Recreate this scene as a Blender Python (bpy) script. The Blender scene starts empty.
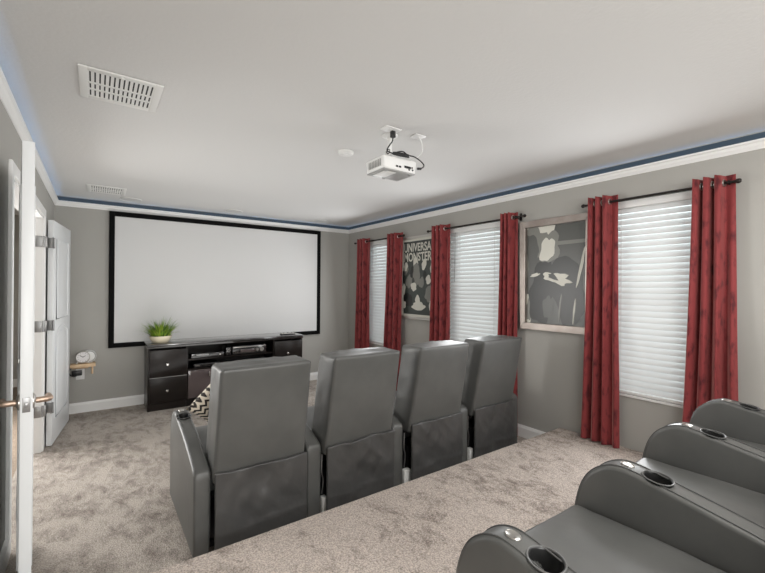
import bpy, bmesh, math, random
from mathutils import Vector, Matrix, noise
random.seed(7)
PI = math.pi
scn = bpy.context.scene
COL = scn.collection

# ------------------------------------------------------------------ sizes
W, L, D, H = 3.39, -0.378, 5.706, 2.44          # right wall x, left wall x, screen wall y, ceiling z
REAR, PLAT_Y, PLAT_Z = -3.3, 1.995, 0.205
EYE = 1.4418

# ------------------------------------------------------------------ materials
def lin(c):
    return tuple(((v/12.92) if v <= .04045 else ((v+.055)/1.055)**2.4) for v in [x/255 for x in c])
def mat(name, rgb, rough=.5, metal=0., spec=.5, bump=None, emit=None, noise_col=None, coat=0., sheen=0., trans=0.):
    """rgb: linear base colour. bump=(scale, strength, detail). noise_col=(scale, rgb2)"""
    m = bpy.data.materials.new(name); m.use_nodes = True
    nt = m.node_tree; b = nt.nodes['Principled BSDF']
    b.inputs['Base Color'].default_value = (*rgb, 1); b.inputs['Roughness'].default_value = rough
    b.inputs['Metallic'].default_value = metal; b.inputs['Specular IOR Level'].default_value = spec
    b.inputs['Coat Weight'].default_value = coat
    if sheen:
        b.inputs['Sheen Weight'].default_value = sheen; b.inputs['Sheen Roughness'].default_value = .4
    tc = nt.nodes.new('ShaderNodeTexCoord')
    if bump:
        n = nt.nodes.new('ShaderNodeTexNoise'); n.inputs['Scale'].default_value = bump[0]; n.inputs['Detail'].default_value = bump[2] if len(bump) > 2 else 3
        nt.links.new(tc.outputs['Object'], n.inputs['Vector'])
        bp = nt.nodes.new('ShaderNodeBump'); bp.inputs['Strength'].default_value = bump[1]; bp.inputs['Distance'].default_value = .01
        nt.links.new(n.outputs['Fac'], bp.inputs['Height']); nt.links.new(bp.outputs['Normal'], b.inputs['Normal'])
    if noise_col:
        n2 = nt.nodes.new('ShaderNodeTexNoise'); n2.inputs['Scale'].default_value = noise_col[0]; n2.inputs['Detail'].default_value = 4
        nt.links.new(tc.outputs['Object'], n2.inputs['Vector'])
        r = nt.nodes.new('ShaderNodeValToRGB'); r.color_ramp.elements[0].position = .35; r.color_ramp.elements[1].position = .68
        r.color_ramp.elements[0].color = (*rgb, 1); r.color_ramp.elements[1].color = (*noise_col[1], 1)
        nt.links.new(n2.outputs['Fac'], r.inputs['Fac']); nt.links.new(r.outputs['Color'], b.inputs['Base Color'])
    if emit:
        b.inputs['Emission Color'].default_value = (*emit[0], 1); b.inputs['Emission Strength'].default_value = emit[1]
    return m

def carpet_mat(name, light, dark, lo, hi, scale):
    m = bpy.data.materials.new(name); m.use_nodes = True
    nt = m.node_tree; N = nt.nodes.new; K = nt.links.new; b = nt.nodes['Principled BSDF']
    b.inputs['Roughness'].default_value = 1; b.inputs['Specular IOR Level'].default_value = .1
    g = N('ShaderNodeNewGeometry')
    mp = N('ShaderNodeMapping'); mp.inputs['Rotation'].default_value = (0, 0, .5); mp.inputs['Scale'].default_value = (.85, .5, 1)
    K(g.outputs['Position'], mp.inputs['Vector'])
    n1 = N('ShaderNodeTexNoise'); n1.inputs['Scale'].default_value = scale; n1.inputs['Detail'].default_value = 8; n1.inputs['Roughness'].default_value = .80; n1.inputs['Distortion'].default_value = .35
    K(mp.outputs['Vector'], n1.inputs['Vector'])
    n2 = N('ShaderNodeTexNoise'); n2.inputs['Scale'].default_value = 120; n2.inputs['Detail'].default_value = 2
    K(g.outputs['Position'], n2.inputs['Vector'])
    n3 = N('ShaderNodeTexNoise'); n3.inputs['Scale'].default_value = 1.3; n3.inputs['Detail'].default_value = 2
    K(g.outputs['Position'], n3.inputs['Vector'])
    a = N('ShaderNodeMath'); a.operation = 'MULTIPLY_ADD'; a.inputs[1].default_value = .2; K(n2.outputs['Fac'], a.inputs[0]); K(n1.outputs['Fac'], a.inputs[2])
    a2 = N('ShaderNodeMath'); a2.operation = 'MULTIPLY_ADD'; a2.inputs[1].default_value = .35; K(n3.outputs['Fac'], a2.inputs[0]); K(a.outputs[0], a2.inputs[2])
    r = N('ShaderNodeValToRGB'); e = r.color_ramp.elements
    e[0].position = lo; e[0].color = (*dark, 1); e[1].position = hi; e[1].color = (*light, 1)
    K(a2.outputs[0], r.inputs['Fac'])
    n4 = N('ShaderNodeTexNoise'); n4.inputs['Scale'].default_value = 140; n4.inputs['Detail'].default_value = 1
    K(g.outputs['Position'], n4.inputs['Vector'])
    mr = N('ShaderNodeMapRange'); mr.inputs[1].default_value = .3; mr.inputs[2].default_value = .7; mr.inputs[3].default_value = .66; mr.inputs[4].default_value = 1.3
    K(n4.outputs['Fac'], mr.inputs[0])
    vm = N('ShaderNodeVectorMath'); vm.operation = 'SCALE'; K(r.outputs['Color'], vm.inputs[0]); K(mr.outputs[0], vm.inputs['Scale'])
    K(vm.outputs[0], b.inputs['Base Color'])
    bp = N('ShaderNodeBump'); bp.inputs['Strength'].default_value = .7; bp.inputs['Distance'].default_value = .012
    K(n2.outputs['Fac'], bp.inputs['Height']); K(bp.outputs['Normal'], b.inputs['Normal'])
    return m

def chevron_mat():
    m = bpy.data.materials.new('chevron_cotton'); m.use_nodes = True
    nt = m.node_tree; N = nt.nodes.new; K = nt.links.new; b = nt.nodes['Principled BSDF']; b.inputs['Roughness'].default_value = .9
    tc = N('ShaderNodeTexCoord'); s = N('ShaderNodeSeparateXYZ'); K(tc.outputs['Object'], s.inputs[0])
    pp = N('ShaderNodeMath'); pp.operation = 'PINGPONG'; pp.inputs[1].default_value = .019; K(s.outputs['X'], pp.inputs[0])
    ad = N('ShaderNodeMath'); ad.operation = 'ADD'; K(s.outputs['Z'], ad.inputs[0]); K(pp.outputs[0], ad.inputs[1])
    ml = N('ShaderNodeMath'); ml.operation = 'MULTIPLY'; ml.inputs[1].default_value = 1/.033; K(ad.outputs[0], ml.inputs[0])
    fr = N('ShaderNodeMath'); fr.operation = 'FRACT'; K(ml.outputs[0], fr.inputs[0])
    gt = N('ShaderNodeMath'); gt.operation = 'GREATER_THAN'; gt.inputs[1].default_value = .47; K(fr.outputs[0], gt.inputs[0])
    mx = N('ShaderNodeMix'); mx.data_type = 'RGBA'; mx.inputs[6].default_value = (.035, .028, .024, 1); mx.inputs[7].default_value = (.78, .70, .58, 1)
    K(gt.outputs[0], mx.inputs[0]); K(mx.outputs[2], b.inputs['Base Color'])
    return m

def slat_mat():
    m = bpy.data.materials.new('blind_slat_white'); m.use_nodes = True
    nt = m.node_tree; N = nt.nodes.new; K = nt.links.new; b = nt.nodes['Principled BSDF']
    b.inputs['Base Color'].default_value = (.86, .86, .855, 1); b.inputs['Roughness'].default_value = .45
    t = N('ShaderNodeBsdfTranslucent'); t.inputs['Color'].default_value = (.9, .93, .96, 1)
    mx = N('ShaderNodeMixShader'); mx.inputs[0].default_value = .14
    K(b.outputs[0], mx.inputs[1]); K(t.outputs[0], mx.inputs[2]); K(mx.outputs[0], nt.nodes['Material Output'].inputs['Surface'])
    return m

def glass_mat():
    m = bpy.data.materials.new('window_glass'); m.use_nodes = True
    nt = m.node_tree; N = nt.nodes.new; K = nt.links.new
    t = N('ShaderNodeBsdfTransparent'); t.inputs['Color'].default_value = (.93, .96, .95, 1)
    g = N('ShaderNodeBsdfGlossy'); g.inputs['Roughness'].default_value = .02
    mx = N('ShaderNodeMixShader'); mx.inputs[0].default_value = .07
    K(t.outputs[0], mx.inputs[1]); K(g.outputs[0], mx.inputs[2]); K(mx.outputs[0], nt.nodes['Material Output'].inputs['Surface'])
    return m

def velvet_mat():
    m = mat('burgundy_velvet', (.20, .03, .034), .7, spec=.25, sheen=.9)
    nt = m.node_tree; N = nt.nodes.new; K = nt.links.new; b = nt.nodes['Principled BSDF']
    b.inputs['Sheen Tint'].default_value = (1, .55, .52, 1)
    tc = N('ShaderNodeTexCoord'); mp = N('ShaderNodeMapping'); mp.inputs['Scale'].default_value = (1, 1, .45); K(tc.outputs['Object'], mp.inputs['Vector'])
    n = N('ShaderNodeTexNoise'); n.inputs['Scale'].default_value = 26; n.inputs['Detail'].default_value = 3; K(mp.outputs['Vector'], n.inputs['Vector'])
    r = N('ShaderNodeValToRGB'); e = r.color_ramp.elements; e[0].position = .30; e[0].color = (.085, .012, .016, 1); e[1].position = .48; e[1].color = (.24, .039, .041, 1)
    K(n.outputs['Fac'], r.inputs['Fac']); K(r.outputs['Color'], b.inputs['Base Color'])
    return m

M = dict(
    wall=mat('grey_wall_paint', (.415, .406, .38), .7, spec=.25, bump=(160, .05)),
    ceil=mat('white_ceiling_texture', (.70, .698, .688), .95, spec=.1, bump=(55, .12, 4)),
    trim=mat('white_trim_paint', (.87, .87, .86), .35),
    door=mat('white_door_paint', (.80, .82, .83), .32),
    leather=mat('charcoal_leather', (.086, .087, .083), .41, spec=.55, bump=(11, .14, 4), noise_col=(5, (.108, .108, .103))),
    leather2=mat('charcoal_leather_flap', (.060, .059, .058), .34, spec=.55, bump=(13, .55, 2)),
    piping=mat('charcoal_leather_piping', (.085, .085, .083), .38),
    cup=mat('black_cup_plastic', (.018, .018, .018), .3),
    cupring=mat('grey_cup_rim', (.10, .10, .098), .35),
    chrome=mat('chrome', (.78, .77, .74), .16, metal=1),
    nickel=mat('brushed_nickel', (.55, .53, .50), .32, metal=1),
    rose=mat('satin_bronze', (.56, .42, .33), .42, metal=1),
    steel=mat('hinge_steel', (.36, .36, .36), .42, metal=1),
    black=mat('black_plastic', (.012, .012, .013), .35),
    gloss=mat('black_gloss_lacquer', (.014, .012, .012), .22, spec=.6, coat=1.),
    wood=mat('espresso_wood', (.012, .009, .008), .30, spec=.28, noise_col=(9, (.016, .012, .010))),
    frameb=mat('black_velvet_frame', (.006, .006, .006), .85, spec=.1),
    screen=mat('white_screen_fabric', (.68, .68, .675), .9, spec=.1),
    white=mat('white_plastic', (.80, .80, .79), .38),
    whitem=mat('white_metal', (.76, .76, .74), .45),
    grey=mat('grey_plastic', (.34, .34, .33), .35),
    slot=mat('vent_dark_duct', (.05, .05, .05), .8),
    red=mat('red_tag', (.45, .03, .03), .7),
    silver=mat('silver_frame', (.62, .60, .56), .32, metal=.85, bump=(200, .05)),
    pewter=mat('pewter_frame', (.36, .32, .29), .34, metal=.8, bump=(90, .05), noise_col=(7, (.25, .21, .19))),
    rod=mat('dark_bronze_rod', (.03, .026, .024), .38, metal=.7),
    pine=mat('pine_wood', (.78, .58, .38), .6, noise_col=(14, (.66, .45, .26))),
    cream=mat('cream_ceramic', (.74, .66, .50), .35),
    soil=mat('potting_soil', (.03, .022, .015), 1),
    leafa=mat('grass_green', (.13, .27, .02), .5), leafb=mat('grass_lime', (.34, .44, .05), .5), leafc=mat('grass_dark', (.03, .075, .015), .5),
    pink=mat('smoked_glass_door', (.11, .085, .085), .12, spec=.8),
    clockface=mat('clock_face', (.82, .80, .80), .4),
    postg=mat('poster_dark_green_ink', (.045, .055, .048), .3),
    posts=mat('poster_slate_ink', (.085, .087, .080), .3),
    postk=mat('poster_black_ink', (.016, .017, .016), .3),
    postm=mat('poster_mid_grey_ink', (.20, .20, .18), .3),
    postp=mat('poster_paper', (.66, .65, .58), .4),
    led=mat('blue_led_light', (.2, .4, .9), .4, emit=((.35, .6, 1.0), 14.0)),
    gap_shade=mat('slate_blue_gap_shade', (.045, .068, .088), .6),  # shade of the gap above the crown, put into the colour
    lamp=mat('fill_lamp_diffuser', (.9, .9, .9), .4, emit=((1, .97, .92), 6.0)),  # glow of the added lamps behind the viewpoint
    carpet=carpet_mat('mottled_taupe_carpet', (.49, .44, .395), (.19, .162, .142), .59, .83, 12.0),
    carpet2=carpet_mat('mottled_taupe_carpet_riser', (.53, .462, .415), (.25, .21, .182), .60, .765, 13.0),
    slat=slat_mat(), glass=glass_mat(), velvet=velvet_mat(), chevron=chevron_mat(),
    out=mat('pale_outside_ground', (.6, .6, .58), .9),
    brown=mat('hall_carpet', (.34, .27, .21), 1, noise_col=(60, (.17, .13, .10))),
)

# ------------------------------------------------------------------ mesh helpers
def obj(name, bm, m, parent=None, smooth=True, ang=38):
    bmesh.ops.remove_doubles(bm, verts=bm.verts, dist=1e-6)
    bmesh.ops.recalc_face_normals(bm, faces=bm.faces)
    if smooth:
        for f in bm.faces: f.smooth = True
        lim = math.radians(ang)
        for e in bm.edges:
            if len(e.link_faces) != 2 or e.link_faces[0].normal.angle(e.link_faces[1].normal, 0) > lim: e.smooth = False
    me = bpy.data.meshes.new(name); bm.to_mesh(me); bm.free()
    o = bpy.data.objects.new(name, me); COL.objects.link(o)
    for mm in (m if isinstance(m, (list, tuple)) else [m]): me.materials.append(mm)
    if parent is not None: o.parent = parent
    return o
def B(): return bmesh.new()
def box(bm, x0, x1, y0, y1, z0, z1, bev=0, mi=0, seg=2):
    r = bmesh.ops.create_cube(bm, size=1)
    vs = r['verts']
    for v in vs:
        v.co = Vector(((x0+x1)/2+v.co.x*(x1-x0), (y0+y1)/2+v.co.y*(y1-y0), (z0+z1)/2+v.co.z*(z1-z0)))
    fs = {f for v in vs for f in v.link_faces}
    for f in fs: f.material_index = mi
    if bev:
        es = list({e for v in vs for e in v.link_edges})
        g = bmesh.ops.bevel(bm, geom=es, offset=bev, segments=seg, profile=.5, affect='EDGES')
        for f in g['faces']: f.material_index = mi
        vs = list({v for f in g['faces'] for v in f.verts} | {v for v in vs if v.is_valid})
    return vs
def obox(bm, c, ax, ay, az, sx, sy, sz, bev=0):
    """oriented box"""
    vs = box(bm, -sx/2, sx/2, -sy/2, sy/2, -sz/2, sz/2, bev)
    mtx = Matrix((Vector(ax).normalized(), Vector(ay).normalized(), Vector(az).normalized())).transposed()
    for v in vs: v.co = Vector(c) + mtx @ v.co
    return vs
def smoothpath(pts, n=6):
    pts = [Vector(p) for p in pts]; out = []
    for i in range(len(pts)-1):
        p0 = pts[max(i-1, 0)]; p1 = pts[i]; p2 = pts[i+1]; p3 = pts[min(i+2, len(pts)-1)]
        for k in range(n):
            t = k/n; t2 = t*t; t3 = t2*t
            out.append(.5*((2*p1)+(-p0+p2)*t+(2*p0-5*p1+4*p2-p3)*t2+(-p0+3*p1-3*p2+p3)*t3))
    out.append(pts[-1]); return out
def tube(bm, pts, r, seg=8, closed=False, cap=True):
    pts = [Vector(p) for p in pts]; n = len(pts); rings = []
    rr = r if isinstance(r, (list, tuple)) else [r]*n
    up = None
    for i, p in enumerate(pts):
        if closed: t = pts[(i+1) % n]-pts[i-1]
        else: t = pts[min(i+1, n-1)]-pts[max(i-1, 0)]
        t.normalize()
        if up is None:
            up = Vector((0, 0, 1)) if abs(t.z) < .9 else Vector((1, 0, 0))
        a = t.cross(up); 
        if a.length < 1e-4: a = t.cross(Vector((1, 0, 0)))
        a.normalize(); b = a.cross(t).normalized(); up = b
        rings.append([bm.verts.new(p+a*rr[i]*math.cos(2*PI*k/seg)+b*rr[i]*math.sin(2*PI*k/seg)) for k in range(seg)])
    m = n if closed else n-1
    for i in range(m):
        A, C = rings[i], rings[(i+1) % n]
        for k in range(seg): bm.faces.new((A[k], A[(k+1) % seg], C[(k+1) % seg], C[k]))
    if cap and not closed:
        bm.faces.new(rings[0][::-1]); bm.faces.new(rings[-1])
def lathe(bm, prof, c=(0, 0, 0), axis='Z', seg=28, mi=0, capends=True):
    """prof list of (r, h)"""
    c = Vector(c); rings = []
    def P(r, h, a):
        x, y = r*math.cos(a), r*math.sin(a)
        return c + (Vector((x, y, h)) if axis == 'Z' else Vector((h, x, y)) if axis == 'X' else Vector((y, h, x)))
    for r, h in prof:
        if r < 1e-6: rings.append([bm.verts.new(P(0, h, 0))])
        else: rings.append([bm.verts.new(P(r, h, 2*PI*k/seg)) for k in range(seg)])
    for A, C in zip(rings, rings[1:]):
        for k in range(seg):
            k2 = (k+1) % seg
            if len(A) == 1 and len(C) == 1: continue
            if len(A) == 1: f = bm.faces.new((A[0], C[k], C[k2]))
            elif len(C) == 1: f = bm.faces.new((A[k], C[0], A[k2]))
            else: f = bm.faces.new((A[k], A[k2], C[k2], C[k]))
            f.material_index = mi
    if capends:
        for R in (rings[0], rings[-1]):
            if len(R) > 2: bm.faces.new(R).material_index = mi
def torus(bm, c, n, R, r, seg=24, s2=8):
    n = Vector(n).normalized(); a = n.orthogonal().normalized(); b = n.cross(a)
    tube(bm, [Vector(c)+a*R*math.cos(2*PI*k/seg)+b*R*math.sin(2*PI*k/seg) for k in range(seg)], r, s2, closed=True)
def prism(bm, poly, lo, hi, axis='X', bev=0.):
    """poly 2D outline extruded along axis with rounded side edges. axis X: poly=(y,z); Y: (x,z); Z: (x,y)"""
    def P(p, h): return {'X': (h, p[0], p[1]), 'Y': (p[0], h, p[1]), 'Z': (p[0], p[1], h)}[axis]
    n = len(poly)
    area = sum(poly[i][0]*poly[(i+1) % n][1]-poly[(i+1) % n][0]*poly[i][1] for i in range(n))
    sg = 1 if area > 0 else -1
    def inset(k):
        out = []
        for i in range(n):
            p0, p1, p2 = (Vector(poly[i-1]), Vector(poly[i]), Vector(poly[(i+1) % n]))
            d1 = (p1-p0).normalized(); d2 = (p2-p1).normalized()
            n1 = Vector((-d1.y, d1.x))*sg; n2 = Vector((-d2.y, d2.x))*sg
            nn = n1+n2
            if nn.length < 1e-5: nn = n1
            nn.normalize(); out.append(p1+nn*k/max(.5, nn.dot(n1)))
        return out
    if bev:
        st = [(bev*(1-math.sin(a)), bev*(1-math.cos(a))) for a in (0, PI/8, PI/4, 3*PI/8, PI/2)]
        lay = [(lo+d, i) for i, d in st]
        lay = [(lo+bev*(1-math.cos(a)), bev*(1-math.sin(a))) for a in (0, PI/8, PI/4, 3*PI/8, PI/2)]
        lay += [(hi-bev*(1-math.cos(a)), bev*(1-math.sin(a))) for a in (PI/2, 3*PI/8, PI/4, PI/8, 0)]
    else: lay = [(lo, 0), (hi, 0)]
    rings = [[bm.verts.new(P(p, h)) for p in inset(k)] for h, k in lay]
    for A, C in zip(rings, rings[1:]):
        for i in range(n): bm.faces.new((A[i], A[(i+1) % n], C[(i+1) % n], C[i]))
    bm.faces.new(rings[0][::-1]); bm.faces.new(rings[-1])
def soft(bm, x0, x1, y0, y1, z0, z1, r, step=.05, fn=None):
    """rounded block with even grid for later bulging / creasing by fn(Vector)->Vector"""
    def coords(a, b):
        h = r
        s = [a+h*(1-math.tan(t)) for t in (PI/4, PI/6, PI/12)]
        n = max(1, int(round((b-a-2*r)/step)))
        return s+[a+r+(b-a-2*r)*i/n for i in range(n+1)]+[b-h*(1-math.tan(t)) for t in (PI/12, PI/6, PI/4)]
    cs = [coords(x0, x1), coords(y0, y1), coords(z0, z1)]
    lo = Vector((x0+r, y0+r, z0+r)); hi = Vector((x1-r, y1-r, z1-r))
    cache = {}
    def V(i, j, k):
        if (i, j, k) not in cache:
            p = Vector((cs[0][i], cs[1][j], cs[2][k]))
            q = Vector([min(max(p[t], lo[t]), hi[t]) for t in range(3)])
            d = p-q
            if d.length > 1e-9: p = q+d.normalized()*r
            cache[(i, j, k)] = bm.verts.new(fn(p) if fn else p)
        return cache[(i, j, k)]
    n = [len(c)-1 for c in cs]
    for a, b, c in ((0, 1, 2), (1, 2, 0), (2, 0, 1)):
        for e in (0, n[c]):
            for i in range(n[a]):
                for j in range(n[b]):
                    q = []
                    for (ii, jj) in ((i, j), (i+1, j), (i+1, j+1), (i, j+1)):
                        t = [0, 0, 0]; t[a] = ii; t[b] = jj; t[c] = e; q.append(V(*t))
                    bm.faces.new(q if e else q[::-1])
def fbm(p, s, amp): 
    return amp*noise.fractal(Vector(p)*s, 1.0, 2.0, 3)
def thing(name, label, cat, loc=(0, 0, 0), group=None):
    o = bpy.data.objects.new(name, None); COL.objects.link(o); o.location = loc; o.empty_display_size = .05
    o['label'] = label; o['category'] = cat
    if group: o['group'] = group
    return o
def tag(o, label, cat, group=None, kind=None):
    o['label'] = label; o['category'] = cat
    if group: o['group'] = group
    if kind: o['kind'] = kind
    return o
def struct(name, bm, m, label=None, parent=None, smooth=False):
    o = obj(name, bm, m, parent, smooth)
    if parent is None: o['kind'] = 'structure'
    if label: o['label'] = label
    return o
def copy_tree(o, parent=None):
    c = o.copy(); COL.objects.link(c)
    if parent is not None: c.parent = parent
    for ch in list(o.children): copy_tree(ch, c)
    return c
def cut(o, cutters):
    """subtract cutter meshes for good (the cutters are removed again)"""
    for c in cutters:
        md = o.modifiers.new('b', 'BOOLEAN'); md.operation = 'DIFFERENCE'; md.object = c; md.solver = 'EXACT'
    bpy.context.view_layer.update()
    dg = bpy.context.evaluated_depsgraph_get()
    me = bpy.data.meshes.new_from_object(o.evaluated_get(dg)); o.modifiers.clear(); old = o.data; o.data = me; bpy.data.meshes.remove(old)
    for c in cutters:
        cm = c.data; bpy.data.objects.remove(c); bpy.data.meshes.remove(cm)

# ------------------------------------------------------------------ room shell
bm = B(); box(bm, L-.12, W+.15, REAR-.12, D+.12, -.12, 0); struct('floor', bm, M['carpet'], 'mottled taupe carpet floor')
bm = B(); box(bm, L, W, REAR, PLAT_Y, .001, PLAT_Z, .012); struct('floor_riser', bm, M['carpet2'], 'carpeted riser carrying the second row of recliners')
bm = B(); box(bm, L-.12, W+.15, REAR-.12, D+.12, H, H+.12); struct('ceiling', bm, M['ceil'], 'white textured ceiling')
bm = B(); box(bm, L-.12, W+.15, D, D+.12, 0, H); struct('wall_back', bm, M['wall'], 'grey wall behind the projection screen')
bm = B(); box(bm, L-.12, W+.15, REAR-.12, REAR, 0, H); struct('wall_rear', bm, M['wall'], 'grey wall behind the second row')
# wall with three window openings
WIN = [(4.74, .41), (2.985, .41), (1.24, .41)]; WZ0, WZ1 = .62, 2.145
bm = B()
edges = [REAR-.12] + sorted(sum([[c-h, c+h] for c, h in WIN], [])) + [D+.12]
for i in range(0, len(edges), 2): box(bm, W, W+.15, edges[i], edges[i+1], 0, H)
for c, h in WIN:
    box(bm, W, W+.15, c-h, c+h, 0, WZ0); box(bm, W, W+.15, c-h, c+h, WZ1, H)
struct('wall_right', bm, M['wall'], 'grey wall with three windows')
# wall with double door opening
DY0, DY1, DZ = 2.917, 4.536, 2.035
bm = B(); box(bm, L-.12, L, REAR-.12, DY0, 0, H); box(bm, L-.12, L, DY1, D+.12, 0, H); box(bm, L-.12, L, DY0, DY1, DZ, H)
struct('wall_left', bm, M['wall'], 'grey wall with double door opening')
# hall beyond the double door
bm = B(); box(bm, -1.9, L-.12, 1.4, 7.75, -.12, .0); struct('floor_hall', bm, M['brown'], 'carpet floor of the hall')
bm = B(); box(bm, -1.9, L-.12, 1.4, 7.75, H, H+.1); struct('ceiling_hall', bm, M['ceil'])
bm = B(); box(bm, -2.0, -1.9, 1.4, 7.75, 0, H); box(bm, -1.9, L-.12, 7.65, 7.75, 0, H); box(bm, -1.9, L-.12, 1.4, 1.5, 0, H); box(bm, L-.12, L-.02, 5.826, 7.75, 0, H)
struct('wall_hall', bm, M['wall'], 'grey walls of the hall')
bm = B(); box(bm, -1.9, L-.12, 7.635, 7.65, 0, .115); box(bm, -1.9, -1.885, 1.5, 7.635, 0, .115); struct('baseboard_hall', bm, M['trim'])
# baseboards
def base_profile(h=.115, t=.016): return [(0, 0), (t, 0), (t, h-.025), (t*.65, h-.012), (t*.35, h), (0, h)]
def baseboard(name, a, b, n, z0=0.):
    """a,b ends on wall line; n inward normal"""
    bm = B(); a = Vector((*a, z0)); b = Vector((*b, z0)); n = Vector((*n, 0)); R = []
    for p in (a, b): R.append([bm.verts.new(p+n*t+Vector((0, 0, h))) for t, h in base_profile()])
    k = len(R[0])
    for i in range(k): bm.faces.new((R[0][i], R[0][(i+1) % k], R[1][(i+1) % k], R[1][i]))
    bm.faces.new(R[0]); bm.faces.new(R[1][::-1])
    struct(name, bm, M['trim'], 'white baseboard')
baseboard('baseboard_back', (L, D), (W, D), (0, -1))
baseboard('baseboard_right', (W, PLAT_Y), (W, D-.016), (-1, 0))
baseboard('baseboard_left_near', (L, PLAT_Y), (L, 2.847), (1, 0))
baseboard('baseboard_left_far', (L, 4.606), (L, D-.016), (1, 0))
# crown on three walls, standing below the ceiling with a gap for the light strip
def crown(name, a, b, n, ma=0, mb=0):
    prof = [(0, 0), (.006, 0), (.010, .010), (.020, .022), (.026, .038), (.036, .044), (.036, .056), (.028, .056), (.0, .030)]
    a = Vector((*a, 2.329)); b = Vector((*b, 2.329)); n = Vector((*n, 0)); d = (b-a).normalized(); bm = B(); R = []
    for p, mi in ((a, ma), (b, -mb)): R.append([bm.verts.new(p+n*t+d*t*mi+Vector((0, 0, h))) for t, h in prof])
    k = len(prof)
    for i in range(k): bm.faces.new((R[0][i], R[0][(i+1) % k], R[1][(i+1) % k], R[1][i]))
    bm.faces.new(R[0]); bm.faces.new(R[1][::-1]); struct(name, bm, M['trim'], 'white crown moulding')
crown('trim_1', (L, REAR), (L, D), (1, 0), 1, 1)
crown('trim_2', (L, D), (W, D), (0, -1), 1, 1)
crown('trim_3', (W, D), (W, REAR), (-1, 0), 1, 1)
# light strip lying in the crown's trough
bm = B()
for x0, x1, y0, y1 in ((L+.018, L+.027, REAR+.05, D-.018), (L+.027, W-.027, D-.027, D-.018), (W-.027, W-.018, REAR+.05, D-.018)):
    vs = box(bm, x0, x1, y0, y1, 2.372, 2.378)
    for f in {f for v in vs for f in v.link_faces}: f.material_index = 1 if f.calc_center_median().z > 2.3775 else 0
t = obj('led_strip', bm, [M['white'], M['led']], smooth=False); t2 = t
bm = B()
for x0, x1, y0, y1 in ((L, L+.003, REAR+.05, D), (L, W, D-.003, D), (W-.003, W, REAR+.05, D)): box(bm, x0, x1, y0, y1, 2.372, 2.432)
obj('gap_shade_strip', bm, M['gap_shade'], t, False)  # dark strip on the wall, painting the shaded gap above the crown
tag(t, 'blue glowing light strip running behind the white crown moulding', 'light strip')
# door casing of the double door
bm = B()
cw = .07
for y0, y1, z0, z1 in ((DY0-cw, DY0, 0, DZ+cw), (DY1, DY1+cw, 0, DZ+cw), (DY0, DY1, DZ, DZ+cw)):
    box(bm, L-.001, L+.017, y0, y1, z0, z1, .005)
for y0, y1, z0, z1 in ((DY0-.001, DY0+.012, 0, DZ), (DY1-.012, DY1+.001, 0, DZ), (DY0, DY1, DZ-.012, DZ+.001)):
    box(bm, L-.121, L+.001, y0, y1, z0, z1)
struct('trim_4', bm, M['trim'], 'white casing and jamb of the double door')

# ------------------------------------------------------------------ windows and blinds
def window(i, c, h):
    bm = B(); x0, x1 = W+.09, W+.14; f = .05
    box(bm, x0, x1, c-h, c-h+f, WZ0, WZ1); box(bm, x0, x1, c+h-f, c+h, WZ0, WZ1)
    box(bm, x0, x1, c-h+f, c+h-f, WZ0, WZ0+f); box(bm, x0, x1, c-h+f, c+h-f, WZ1-f, WZ1)
    w = struct('window_%d' % i, bm, M['trim'], 'white framed window behind a closed blind')
    zm = (WZ0+WZ1)/2
    bm = B(); box(bm, x0+.005, x1-.005, c-h+f, c+h-f, zm-.022, zm+.022); obj('meeting_rail', bm, M['trim'], w, False)
    bm = B(); box(bm, W+.115, W+.119, c-h+f, c+h-f, WZ0+f, WZ1-f); obj('pane', bm, M['glass'], w, False)
    bm = B(); box(bm, W-.012, W+.09, c-h-.0, c+h+.0, WZ0-.018, WZ0, .004); obj('sill', bm, M['trim'], w)
    return w
BL = ['white wooden blind in the window nearest the screen', 'white wooden blind in the middle window between the two posters', 'white wooden blind in the window beside the second row']
for i, (c, h) in enumerate(WIN):
    window(i+1, c, h)
    b = thing('window_blind', BL[i], 'blind', (W, c, WZ0), 'white blinds in the three windows')
    hh = h-.008; xc = .020; ztop = 1.515
    bm = B(); box(bm, -.012, .045, -hh, hh, ztop-.055, ztop, .004); obj('headrail', bm, M['white'], b)
    bm = B(); n = 32; p = (ztop-.075-.05)/(n-1); ang = math.radians(59)
    for k in range(n):
        z = .052+p*k; R = []
        for s in (-1, -.5, 0, .5, 1):
            u = .0255*s; bow = .003*(1-s*s)
            R.append((xc+u*math.cos(ang)-bow*math.sin(ang), z+u*math.sin(ang)+bow*math.cos(ang)))
        th = (-.0014*math.sin(ang), .0014*math.cos(ang))
        A = [[bm.verts.new((x+q*th[0], y, zz+q*th[1])) for x, zz in R] for q in (-1, 1) for y in (-hh, hh)]
        for j in range(4):
            bm.faces.new((A[0][j], A[0][j+1], A[1][j+1], A[1][j])); bm.faces.new((A[2][j], A[3][j], A[3][j+1], A[2][j+1]))
        bm.faces.new((A[0][0], A[1][0], A[3][0], A[2][0])); bm.faces.new((A[0][4], A[2][4], A[3][4], A[1][4]))
    obj('slat_panel', bm, M['slat'], b)
    bm = B(); box(bm, xc-.026, xc+.026, -hh, hh, .004, .026, .004); obj('bottom_rail', bm, M['white'], b)
    for yy in (-hh*.62, hh*.62):
        bm = B(); tube(bm, [(xc-.017, yy, .026), (xc-.017, yy, ztop-.05)], .0018, 6); obj('ladder_cord', bm, M['white'], b)
    bm = B(); tube(bm, [(-.016, hh*.72, ztop-.05), (-.024, hh*.72, ztop-.10), (-.024, hh*.735, ztop-.62)], .0035, 8); obj('tilt_wand', bm, M['grey'], b)

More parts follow.
